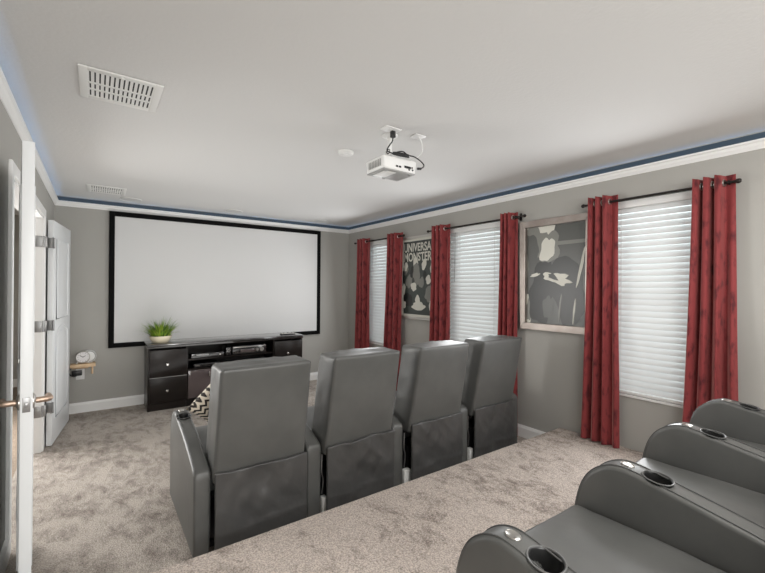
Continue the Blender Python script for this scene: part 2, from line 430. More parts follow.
# ------------------------------------------------------------------ curtain rods and curtains
RX = W-.08; RZ = 2.135
RODS = [((5.36, 4.175), 'dark curtain rod over the window nearest the screen'), ((3.66, 2.335), 'dark curtain rod over the middle window'), ((1.735, .775), 'dark curtain rod over the window beside the second row')]
for (y0, y1), lab in RODS:
    c = (y0+y1)/2; r = thing('curtain_rod', lab, 'curtain rod', (RX, c, RZ), 'dark rods over the windows')
    bm = B(); tube(bm, [(0, y0-c, 0), (0, y1-c, 0)], .009, 12); obj('rod', bm, M['rod'], r)
    for y, s in ((y0-c, 1), (y1-c, -1)):
        bm = B(); lathe(bm, [(0, 0), (.0105, 0), (.0105, s*.006), (.014, s*.009), (.016, s*.018), (.014, s*.027), (.008, s*.033), (0, s*.034)], (0, y, 0), 'Y', 16); obj('finial', bm, M['rod'], r)
        yb = y-s*(.13 if (s < 0 and c > 4) or (s > 0 and 2 < c < 4) else .03 if (s < 0 and c < 2) else .075)
        bm = B(); tube(bm, [(.002, yb, -.004), (.03, yb, -.012), (.074, yb, -.012)], .006, 8); box(bm, .072, .08, yb-.012, yb+.012, -.028, .045, .002); torus(bm, (0, yb, 0), (0, 1, 0), .0125, .0035, 16, 6); obj('bracket', bm, M['rod'], r)
CURT = [  # top y range, bottom y range, bottom z, folds, label
 (4.990, 5.245, 4.95, 5.335, .015, 3.5, 'red velvet curtain on the corner side of the window nearest the screen'),
 (4.195, 4.465, 4.215, 4.59, .015, 3.5, 'red velvet curtain between the window nearest the screen and the poster with words'),
 (3.318, 3.562, 3.29, 3.65, .015, 3.5, 'red velvet curtain between the poster with words and the middle window'),
 (2.405, 2.560, 2.385, 2.635, .015, 3.5, 'red velvet curtain between the middle window and the picture in a pewter frame'),
 (1.486, 1.688, 1.46, 1.747, PLAT_Z+.008, 3.5, 'red velvet curtain overlapping the pewter frame, hem on the carpeted riser'),
 (.774, .984, .745, 1.056, PLAT_Z+.008, 3.5, 'red velvet curtain behind the second-row recliners, beside bare wall'),
]
for idx, (a0, a1, b0, b1, zb, folds, lab) in enumerate(CURT):
    zt = 2.185; cy = (a0+a1)/2; o = thing('curtain', lab, 'curtain', (RX, cy, zb), 'red velvet grommet curtains')
    bm = B(); nu, nv = 110, 30; G = []
    for j in range(nv+1):
        v = j/nv; z = (zt-zb)*(1-v); row = []
        fl = v**1.3
        for i in range(nu+1):
            u = i/nu
            ph = (u-.30)*folds*2*PI
            ph = ph if u > .23 else -PI/2-(.23-u)*2.0
            w = math.tanh(2.6*(math.sin(ph)+.42))
            w2 = math.sin((u-.30)*folds*2*PI)+.15*math.sin(2.3*ph+idx)
            k = min(1, v*1.6); sq = w*(1-.75*k)+w2*.75*k
            wob = .10*fl*noise.noise(Vector((u*3.1+idx*7, v*2.2, idx)))
            y = (1-fl)*(a0+(a1-a0)*u)+fl*(b0+(b1-b0)*u)
            amp = .038*(1-.08*v) + .010*fl*noise.noise(Vector((u*2+idx*3, v*3, 4)))
            x = -.012-amp*sq + wob*.14
            zz = z + (.004*math.sin(ph) if j == nv else 0) - (.004*math.cos(ph*1.0) if j == 0 else 0)
            x = max(-.075, min(.030, x))
            row.append(bm.verts.new((x, y-cy, zz)))
        G.append(row)
    for j in range(nv):
        for i in range(nu): bm.faces.new((G[j][i], G[j][i+1], G[j+1][i+1], G[j+1][i]))
    cl = obj('cloth_panel', bm, M['velvet'], o, True, 80)
    md = cl.modifiers.new('thickness', 'SOLIDIFY'); md.thickness = .003; md.offset = 0
    cross = []
    for m_ in range(-2, 6):
        for a_ in (math.asin(-.42-.12), PI-math.asin(-.42-.12)):
            u = .30+(a_+2*PI*m_)/(folds*2*PI)
            if .2 < u < .97: cross.append((u, 1 if math.cos(a_) > 0 else -1))
    for u, s in cross:
        y = a0+(a1-a0)*u - cy
        nrm = Vector((.15*s, 1, 0)); y -= .004*s
        bm = B(); torus(bm, (0, y, RZ-zb), nrm, .0205, .0045, 24, 8); obj('grommet', bm, M['nickel'], o)

# ------------------------------------------------------------------ wall pictures
def picture(name, lab, y0, y1, z0, z1, fw, depth, fm):
    t = thing(name, lab, 'picture', (W-.002, (y0+y1)/2, (z0+z1)/2))
    cy, cz = (y0+y1)/2, (z0+z1)/2; hy, hz = (y1-y0)/2, (z1-z0)/2
    bm = B()
    def bar(pts):
        lo = [bm.verts.new((0, *p)) for p in pts]; hi = [bm.verts.new((-depth, *p)) for p in pts]
        n = len(pts)
        for i in range(n): bm.faces.new((lo[i], lo[(i+1) % n], hi[(i+1) % n], hi[i]))
        bm.faces.new(lo); bm.faces.new(hi)
    iy, iz = hy-fw, hz-fw
    for pts in ([(-hy, -hz), (hy, -hz), (iy, -iz), (-iy, -iz)], [(-hy, hz), (hy, hz), (iy, iz), (-iy, iz)], [(-hy, -hz), (-iy, -iz), (-iy, iz), (-hy, hz)], [(hy, -hz), (iy, -iz), (iy, iz), (hy, hz)]):
        b2 = B(); lo = [b2.verts.new((0, *p)) for p in pts]; hi = [b2.verts.new((-depth, *p)) for p in pts]; n = len(pts)
        for i in range(n): b2.faces.new((lo[i], lo[(i+1) % n], hi[(i+1) % n], hi[i]))
        b2.faces.new(lo); b2.faces.new(hi[::-1]); bmesh.ops.recalc_face_normals(b2, faces=b2.faces)
        bmesh.ops.bevel(b2, geom=list(b2.edges), offset=.002, segments=1, affect='EDGES')
        obj('frame_rail', b2, fm, t, False)
    bm.free()
    return t, iy, iz
def blob(bm, y, z, ry, rz, x, mi, n=26, wob=.0, seed=0, rot=0.):
    vs = []
    for k in range(n):
        a = 2*PI*k/n; s = 1+wob*noise.noise(Vector((math.cos(a)*1.5+seed*9.1, math.sin(a)*1.5, seed)))
        py, pz = ry*s*math.cos(a), rz*s*math.sin(a)
        vs.append(bm.verts.new((x, y+py*math.cos(rot)-pz*math.sin(rot), z+py*math.sin(rot)+pz*math.cos(rot))))
    bm.faces.new(vs).material_index = mi
def poly(bm, pts, x, mi):
    bm.faces.new([bm.verts.new((x, *p)) for p in pts]).material_index = mi
INK = [M['postp'], M['postg'], M['postk'], M['postm'], M['posts']]
def mesh_text(s, width, height, m, parent, loc, name):
    cu = bpy.data.curves.new('t', 'FONT'); cu.body = s; cu.align_x = 'CENTER'; cu.align_y = 'CENTER'; cu.offset = .022; cu.extrude = .004; cu.resolution_u = 4
    o = bpy.data.objects.new('t', cu); COL.objects.link(o); bpy.context.view_layer.update()
    me = bpy.data.meshes.new_from_object(o.evaluated_get(bpy.context.evaluated_depsgraph_get()))
    bpy.data.objects.remove(o); bpy.data.curves.remove(cu)
    xs = [v.co.x for v in me.vertices]; ys = [v.co.y for v in me.vertices]
    cx, cy = (min(xs)+max(xs))/2, (min(ys)+max(ys))/2; sx = width/(max(xs)-min(xs)); sy = height/(max(ys)-min(ys))
    for v in me.vertices:
        x, y, z = (v.co.x-cx)*sx, (v.co.y-cy)*sy, v.co.z
        y *= 1 + .16*abs(x)/(width/2)                    # letters grow slightly towards the ends of the line
        v.co = Vector((loc[0]-z*.1, loc[1]-x, loc[2]+y))
    o = bpy.data.objects.new(name, me); COL.objects.link(o); me.materials.clear(); me.materials.append(m); o.parent = parent
    return o
# poster with words
t, iy, iz = picture('framed_poster', 'silver framed dark poster lettered UNIVERSAL MONSTERS between two windows', 3.555, 4.285, 1.036, 2.115, .032, .028, M['silver'])
bm = B(); box(bm, -.012, -.002, -iy, iy, -iz, iz, 0, 0)
hy, hz = iy-.020, iz-.030
poly(bm, [(-hy, -hz), (hy, -hz), (hy, hz), (-hy, hz)], -.0125, 1)
# plain pale and dark shapes (generic artwork)
k = 0
for (y, z, ry, rz, mi, rot) in ((.27, .12, .055, .085, 3, .2), (.27, .15, .04, .055, 0, .2), (.06, .16, .05, .10, 0, -.1), (.05, .05, .07, .13, 3, 0), (-.10, .17, .045, .07, 0, .3), (-.27, .12, .06, .09, 0, .1),
      (.20, -.05, .07, .09, 3, .4), (.32, -.15, .05, .08, 0, 0), (.10, -.12, .06, .05, 0, .5), (-.05, -.07, .05, .07, 3, .2), (-.18, -.03, .045, .06, 0, 0), (-.20, -.2, .08, .12, 3, .3),
      (-.31, -.12, .04, .10, 0, -.2), (.33, .0, .035, .12, 2, .1), (.22, -.29, .09, .09, 2, 0), (.02, -.30, .05, .07, 0, .1), (.0, -.37, .13, .055, 0, 0), (-.26, -.34, .06, .08, 0, .2), (.30, -.36, .05, .05, 0, .3), (-.12, .03, .03, .05, 2, 0), (.14, .07, .03, .07, 2, .1)):
    k += 1; blob(bm, y, z, ry, rz, -.0128-.0003*k, mi, 22, .35, k, rot)
obj('print', bm, INK, t, False)
mesh_text('UNIVERSAL', .59, .105, M['postp'], t, (-.0195, 0, .395), 'title_lettering')
mesh_text('MONSTERS', .59, .108, M['postp'], t, (-.0195, 0, .270), 'title_lettering')
# picture in the pewter frame, a plain grey and pale composition
t, iy, iz = picture('framed_picture', 'pewter framed black and white picture between the middle window and a red curtain', 1.69, 2.395, 1.057, 2.085, .062, .045, M['pewter'])
bm = B(); box(bm, -.012, -.002, -iy, iy, -iz, iz, 0, 4)
k = 0
def nx():
    global k; k += 1; return -.0122-.0002*k
poly(bm, [(.0, .45), (.335, .45), (.335, .38), (.02, .36)], nx(), 0)
blob(bm, .20, .30, .14, .15, nx(), 3, 30, .6, 3)
blob(bm, .25, .22, .09, .19, nx(), 4, 30, .7, 5)
poly(bm, [(-.335, .30), (.0, .30), (.0, .265), (-.335, .27)], nx(), 3)
blob(bm, .31, .0, .035, .24, nx(), 3, 30, .7, 8)
blob(bm, .28, -.33, .055, .12, nx(), 0, 24, .5, 9)
blob(bm, .27, -.35, .03, .10, nx(), 3, 24, .5, 10)
blob(bm, .14, -.18, .13, .27, nx(), 2, 34, .45, 21, .1)
blob(bm, -.12, -.14, .16, .32, nx(), 2, 34, .35, 22, -.12)
blob(bm, .06, .25, .10, .15, nx(), 3, 30, .5, 11, .25)
blob(bm, .07, .24, .065, .12, nx(), 0, 30, .5, 14, .25)
blob(bm, .0, -.03, .14, .055, nx(), 0, 30, .8, 13, .25)
blob(bm, .02, -.02, .05, .022, nx(), 2, 22, .6, 16, .4)
blob(bm, .20, .0, .05, .016, nx(), 0, 22, .5, 17, -.2)
blob(bm, -.24, .06, .014, .17, nx(), 0, 24, .5, 18, .2)
blob(bm, -.05, -.30, .008, .13, nx(), 3, 20, .4, 19, .1)
blob(bm, -.18, -.33, .008, .11, nx(), 0, 20, .4, 20, .1)
blob(bm, .07, -.30, .055, .10, nx(), 4, 24, .3, 23)
obj('print', bm, INK, t, False)

# ------------------------------------------------------------------ projection screen
t = thing('projection_screen', 'large white projection screen in a black frame above the console', 'screen', (1.488, D, .713))
bm = B(); hw = 1.368; zt = 1.607; fw = .056
for x0, x1, z0, z1 in ((-hw, -hw+fw, 0, zt), (hw-fw, hw, 0, zt), (-hw+fw, hw-fw, 0, fw), (-hw+fw, hw-fw, zt-fw, zt)): box(bm, x0, x1, -.04, -.002, z0, z1, .003)
obj('frame', bm, M['frameb'], t)
bm = B(); box(bm, -hw+fw-.005, hw-fw+.005, -.03, -.02, fw-.005, zt-fw+.005); obj('screen_fabric', bm, M['screen'], t, False)

# ------------------------------------------------------------------ television console
CX0, CX1, CY0, CY1, CZ = .485, 2.386, 5.287, 5.66, .77
t = thing('media_console', 'long black wooden media console below the projection screen', 'console', (CX0, CY0, 0)); cw_ = CX1-CX0; cd = CY1-CY0
bm = B(); box(bm, -.008, cw_+.008, -.012, cd, CZ-.045, CZ, .005); obj('worktop', bm, M['gloss'], t)
bm = B()
s1, s2 = .412, cw_-.412
for x0, x1 in ((0, .022), (cw_-.022, cw_), (s1-.01, s1+.01), (s2-.01, s2+.01)): box(bm, x0, x1, 0, cd-.015, .0, CZ-.046)
box(bm, .022, cw_-.022, cd-.015, cd-.005, .03, CZ-.046)
for x0, x1 in ((.022, s1-.01), (s1+.01, s2-.01), (s2+.01, cw_-.022)): box(bm, x0, x1, .004, cd-.016, 0, .085)
box(bm, s1+.01, s2-.01, .01, cd-.016, .425, .445)
obj('body', bm, M['wood'], t, False)
bm = B(); box(bm, s1+.012, s2-.012, .02, cd-.02, .545, .560); obj('shelf', bm, M['wood'], t, False)
for x0, x1 in ((.018, s1-.004), (s2+.004, cw_-.018)):
    for z0, z1 in ((.092, .378), (.386, .70)):
        bm = B(); box(bm, x0, x1, -.016, .006, z0, z1, .003); d = obj('drawer', bm, M['wood'], t)
        zc = .225 if z0 < .2 else .532; xc = (x0+x1)/2-.015
        bm = B(); lathe(bm, [(0, 0), (.006, 0), (.006, -.012), (.014, -.016), (.016, -.024), (.011, -.031), (0, -.033)], (xc, -.016, zc), 'Y', 18); obj('knob', bm, M['chrome'], d)
    bm = B(); box(bm, x0, x1, -.012, -.004, .3785, .3855); obj('drawer_divider', bm, M['grey'], t, False)
nd = 4; wd = (s2-s1-.024)/nd
for i in range(nd):
    x0 = s1+.012+i*wd
    bm = B(); box(bm, x0+.001, x0+wd-.001, -.006, .010, .092, .424, .002); d = obj('door', bm, M['pink'], t); d['label'] = 'smoked glass door'
    xh = x0+wd-.022 if i % 2 == 0 else x0+.022
    bm = B(); box(bm, xh-.005, xh+.005, -.022, -.012, .34, .395, .003); box(bm, xh-.004, xh+.004, -.013, -.005, .345, .351); box(bm, xh-.004, xh+.004, -.013, -.005, .384, .390); obj('handle', bm, M['nickel'], d)
# devices on the console shelves
def device(name, lab, cat, x0, x1, y0, y1, z0, z1): return thing(name, lab, cat, ((x0+x1)/2, y0, z0)), (x1-x0)/2, y1-y0, z1-z0
t, hw, dd, hh = device('av_receiver', 'black receiver with silver dials on the console shelf under the screen', 'receiver', 1.435, 1.870, 5.31, 5.60, .561, .672)
bm = B(); box(bm, -hw, hw, .0, dd, .008, hh, .004); obj('case', bm, M['black'], t)
bm = B(); box(bm, -hw, hw, -.004, .0, .012, hh-.004, .001); obj('front_panel', bm, M['gloss'], t)
bm = B(); box(bm, -hw*.55, hw*.3, -.0055, -.004, .03, .066, .001); obj('display', bm, M['pink'], t)
bm = B(); box(bm, -hw+.004, hw-.004, -.006, -.004, hh-.018, hh-.010, .0005); obj('trim_strip', bm, M['nickel'], t)
for x, r in ((hw-.065, .028), (hw-.125, .020)):
    bm = B(); lathe(bm, [(0, -.004), (r, -.004), (r, -.026), (r*.85, -.030), (0, -.030)], (x, 0, .055), 'Y', 24); obj('dial', bm, M['nickel'], t)
for x in (-hw+.04, hw-.04):
    bm = B(); lathe(bm, [(0, 0), (.016, 0), (.016, .009), (0, .009)], (x, .05, 0), 'Z', 16); obj('foot', bm, M['black'], t)
t, hw, dd, hh = device('disc_player', 'slim black disc player on the console shelf above smoked glass doors', 'disc player', .95, 1.33, 5.32, 5.56, .561, .615)
bm = B(); box(bm, -hw, hw, 0, dd, 0, hh, .004); obj('case', bm, M['gloss'], t)
bm = B(); box(bm, -hw*.7, hw*.05, -.002, .001, hh*.55, hh*.8, .0005); obj('disc_tray', bm, M['grey'], t)
bm = B(); lathe(bm, [(0, 0), (.009, 0), (.009, -.004), (0, -.004)], (hw*.75, 0, hh*.5), 'Y', 14); obj('button', bm, M['nickel'], t)
t, hw, dd, hh = device('set_top_box', 'flat black box on the lower open shelf of the console', 'set-top box', .98, 1.28, 5.33, 5.55, .446, .490)
bm = B(); box(bm, -hw, hw, 0, dd, 0, hh, .005); obj('case', bm, M['black'], t)
bm = B(); box(bm, -hw*.3, hw*.4, -.001, .001, hh*.35, hh*.7); obj('display', bm, M['gloss'], t)
bm = B(); box(bm, -hw*.9, -hw*.55, -.002, .001, hh*.4, hh*.55); obj('trim_strip', bm, M['nickel'], t)
t, hw, dd, hh = device('game_console', 'small black box beside the receiver on the console shelf', 'set-top box', 1.36, 1.425, 5.34, 5.52, .561, .66)
bm = B(); box(bm, -hw, hw, 0, dd, 0, hh, .006); obj('case', bm, M['gloss'], t)
bm = B(); torus(bm, (0, -.002, hh*.6), (0, 1, 0), .018, .003, 20, 6); obj('power_ring', bm, M['chrome'], t)
t, hw, dd, hh = device('sensor_bar', 'slim silver device lying on the end of the console top', 'device', 2.115, 2.315, 5.36, 5.45, CZ, CZ+.022)
bm = B(); box(bm, -hw, hw, 0, dd, 0, hh*.7, .004); obj('case', bm, M['black'], t)
bm = B(); box(bm, -hw*.96, hw*.96, .005, dd-.005, hh*.7, hh, .002); obj('top_plate', bm, M['nickel'], t)
for x in (-hw*.6, 0, hw*.6):
    bm = B(); lathe(bm, [(0, 0), (.009, 0), (.009, .006), (0, .007)], (x, dd/2, hh), 'Z', 14); obj('button', bm, M['black'], t)

# ------------------------------------------------------------------ potted grass
t = thing('potted_grass', 'bushy green grass plant in a cream bowl on the console', 'plant', (.63, 5.43, CZ)); t['kind'] = 'thing'
bm = B(); lathe(bm, [(0, 0), (.075, 0), (.082, .004), (.105, .035), (.122, .078), (.124, .084), (.118, .084), (.112, .070), (.09, .03), (0, .02)], seg=36); obj('bowl', bm, M['cream'], t)
bm = B(); lathe(bm, [(0, .066), (.108, .066), (.10, .05), (0, .05)], seg=28); obj('soil', bm, M['soil'], t)
bm = B(); rnd = random.Random(3)
for k in range(380):
    a = rnd.uniform(0, 2*PI); rr = .095*math.sqrt(rnd.random()); lean = rr/.095*rnd.uniform(.9, 2.1)+rnd.uniform(-.1, .15)
    ln = rnd.uniform(.15, .275)*(1-.02*lean)*(.70 if math.sin(a) > .5 else 1.); wd = rnd.uniform(.004, .0075)
    d = Vector((math.cos(a), math.sin(a), 0)); sd = Vector((-d.y, d.x, 0)); p = Vector((rr*math.cos(a), rr*math.sin(a), .068)); th = .25*lean; prev = None; mi = rnd.choice((0, 0, 0, 1, 1, 2))
    for s in range(6):
        f = s/5; w = wd*(1-f)**.7 if s < 5 else .0004
        A = bm.verts.new(p-sd*w); C = bm.verts.new(p+sd*w)
        if prev: bm.faces.new((prev[0], prev[1], C, A)).material_index = mi
        prev = (A, C); th = min(th+lean*.15, 1.62); p = p+(d*math.sin(th)+Vector((0, 0, math.cos(th))))*ln/5
    
f = obj('foliage', bm, [M['leafa'], M['leafb'], M['leafc']], t)

# ------------------------------------------------------------------ shelf, clock, outlet on the screen wall
t = thing('wall_shelf', 'small pine wall shelf with a peg beside the open door', 'shelf', (-.113, D, .53))
bm = B(); box(bm, -.115, .115, -.125, -.001, 0, .036, .004); obj('board', bm, M['pine'], t)
bm = B(); tube(bm, [(.085, -.085, .001), (.085, -.085, -.085)], .010, 12); obj('peg', bm, M['pine'], t)
bm = B(); box(bm, -.10, .05, -.016, -.001, -.030, 0, .002); obj('bracket', bm, M['pine'], t)
t = thing('desk_clock', 'round white desk clock standing on the small pine shelf', 'clock', (-.115, D-.065, .566))
def cyl_y(r, y0, y1, c, m, name, par, seg=32, lip=.004):
    bm = B(); s = 1 if y1 > y0 else -1
    lathe(bm, [(0, y0), (r-lip, y0), (r, y0+s*lip), (r, y1-s*lip), (r-lip, y1), (0, y1)], c, 'Y', seg); return obj(name, bm, m, par)
cyl_y(.066, -.02, .012, (0, 0, .074), M['white'], 'case', t)
cyl_y(.058, -.0205, -.024, (0, 0, .074), M['clockface'], 'face', t, lip=.001)
bm = B(); torus(bm, (0, -.023, .074), (0, 1, 0), .062, .005, 36, 8); obj('bezel', bm, M['nickel'], t)
for k in range(12):
    a = 2*PI*k/12; bm = B(); obox(bm, (.047*math.sin(a), -.0245, .074+.047*math.cos(a)), (math.cos(a), 0, -math.sin(a)), (0, 1, 0), (math.sin(a), 0, math.cos(a)), .004, .001, .010); obj('hour_mark', bm, M['grey'], t, False)
for a, ln in ((-.9, .036), (1.0, .028)):
    bm = B(); obox(bm, (ln/2*math.sin(a), -.0255, .074+ln/2*math.cos(a)), (math.cos(a), 0, -math.sin(a)), (0, 1, 0), (math.sin(a), 0, math.cos(a)), .005, .001, ln); obj('hand', bm, M['black'], t, False)
for x in (-.045, .045):
    bm = B(); tube(bm, [(x, -.004, .022), (x*1.25, -.004, 0)], .006, 8); obj('foot', bm, M['white'], t)
t = thing('speaker_disc', 'second white disc standing behind the desk clock on the pine shelf', 'speaker', (-.06, D-.028, .566))
cyl_y(.07, -.016, .012, (0, 0, .072), M['white'], 'case', t)
bm = B(); torus(bm, (0, -.017, .072), (0, 1, 0), .060, .004, 32, 8); obj('ring', bm, M['grey'], t)
bm = B(); box(bm, -.03, .03, -.012, .010, 0, .010, .002); obj('foot', bm, M['white'], t)
t = thing('wall_outlet', 'white outlet plate below the small pine shelf', 'outlet', (-.140, D, .436))
bm = B(); box(bm, -.04, .04, -.007, -.001, -.06, .06, .003); obj('plate', bm, M['white'], t)
for z in (-.024, .024):
    bm = B(); box(bm, -.017, .017, -.0085, -.006, z-.014, z+.014, .002); obj('socket', bm, M['white'], t)
t = thing('power_adapter', 'black power adapter and cord plugged in beneath the pine shelf', 'adapter', (-.14, D-.009, .46))
bm = B(); box(bm, -.075, .018, -.05, .0, -.03, .024, .006); obj('plug', bm, M['black'], t)
bm = B(); tube(bm, smoothpath([(-.01, -.04, -.01), (-.05, -.055, -.035), (-.085, -.05, -.015), (-.10, -.045, .02), (-.09, -.03, .05), (-.118, -.02, .09)]), .006, 8); obj('cord', bm, M['black'], t)

# ------------------------------------------------------------------ double door leaves
def leaf(name, lab, hinge, ang, mirror):
    """local: hinge edge at x=0, leaf runs +x to .775, thickness along y"""
    wd, ht, th = .797 if mirror > 0 else .785, 2.016, .040
    t = bpy.data.objects.new(name, None); COL.objects.link(t); t.location = (*hinge, .012); t.rotation_euler = (0, 0, ang); t['kind'] = 'structure'; t['label'] = lab
    bm = B(); box(bm, .004, wd, -th/2, th/2, 0, ht, .002); obj('leaf_slab', bm, M['door'], t)
    for s in (-1, 1):
        for z0, z1, arch in ((1.12, 1.86, 0), (.22, .98, 0)):
            x0, x1 = .13, wd-.13; pts = [(x0, z0), (x1, z0), (x1, z1)]
            pts += [(x1+(x0-x1)*i/10, z1+(.07 if z0 < .5 else .0)*math.sin(PI*i/10)) for i in range(1, 10)] + [(x0, z1)]
            bm = B(); tube(bm, [(x, s*(th/2), z) for x, z in pts], .006, 6, closed=True)
            obj('panel_molding', bm, M['door'], t)
            cx, cz = (x0+x1)/2, (z0+z1)/2
            bm = B(); prism(bm, [(cx+(x-cx)*.84, cz+(z-cz)*.9) for x, z in pts], s*th/2-.004, s*th/2+.003, 'Y', .002); obj('raised_panel', bm, M['door'], t)
    for z in (.34, 1.075, 1.81):
        bm = B(); box(bm, .0005, .0042, -th/2+.003, th/2-.003, z-.045, z+.045, .0008); tube(bm, [(0, mirror*(th/2+.006), z-.048), (0, mirror*(th/2+.006), z+.048)], .0075, 10)
        box(bm, .0, .038, mirror*th/2-.001, mirror*th/2+.0025, z-.045, z+.045, .0008); box(bm, -.038, .0, mirror*th/2-.001, mirror*th/2+.0025, z-.045, z+.045, .0008)
        obj('hinge', bm, M['steel'], t)
    return t, wd, th
def add_levers(t, wd, th):
    bm = B(); box(bm, wd-.001, wd+.0015, -.0125, .0125, .915, .975, .001); box(bm, wd+.001, wd+.009, -.006, .006, .935, .955, .002); lp = obj('latch_plate', bm, M['steel'], t)
    for s in (-1, 1):
        bm = B(); lathe(bm, [(0, s*th/2), (.032, s*th/2), (.032, s*(th/2+.004)), (.026, s*(th/2+.009)), (.013, s*(th/2+.012)), (.0, s*(th/2+.012))], (wd-.062, 0, .946), 'Y', 24); h = obj('handle', bm, M['nickel'], t); h['label'] = 'metal lever handle'
        bm = B(); y0, y1 = s*(th/2+.008), s*(th/2+.056)
        tube(bm, smoothpath([(wd-.062, y0, .946), (wd-.062, y1-s*.012, .946), (wd-.072, y1, .946), (wd-.10, y1+s*.001, .946), (wd-.175, y1-s*.002, .945)], 5), [.0115]*20+[.010], 12) if False else tube(bm, smoothpath([(wd-.062, y0, .946), (wd-.062, y1-s*.012, .946), (wd-.072, y1, .946), (wd-.09, y1, .946), (wd-.130, y1-s*.002, .945)], 5), .0125, 12)
        obj('lever', bm, M['rose'], h)
hx, hy_ = L+.055, DY0+.035
a1 = math.atan2(2.157-hy_, -.226-hx)
t, wd, th = leaf('door_1', 'near leaf of the white double door swung open, edge facing the camera', (hx, hy_), a1, 1); add_levers(t, wd, th)
hx2, hy2 = L+.045, DY1+.092
a2 = math.atan2(5.42-hy2, -.243-hx2)
t, wd, th = leaf('door_2', 'far leaf of the white double door swung open towards the screen wall', (hx2, hy2), a2, -1)
bpy.context.view_layer.update(); inv = t.matrix_world.inverted()
for z in (.352, 1.087, 1.822):
    bm = B(); box(bm, L-.048, L-.001, DY1-.0165, DY1-.0125, z-.048, z+.048, .001); tube(bm, [(L+.006, DY1-.005, z-.048), (L+.006, DY1-.005, z+.048)], .008, 10)
    box(bm, L+.004, L+.03, DY1-.004, DY1+.088, z-.046, z+.046, .0008)
    bmesh.ops.transform(bm, matrix=inv, verts=bm.verts); obj('hinge', bm, M['steel'], t)

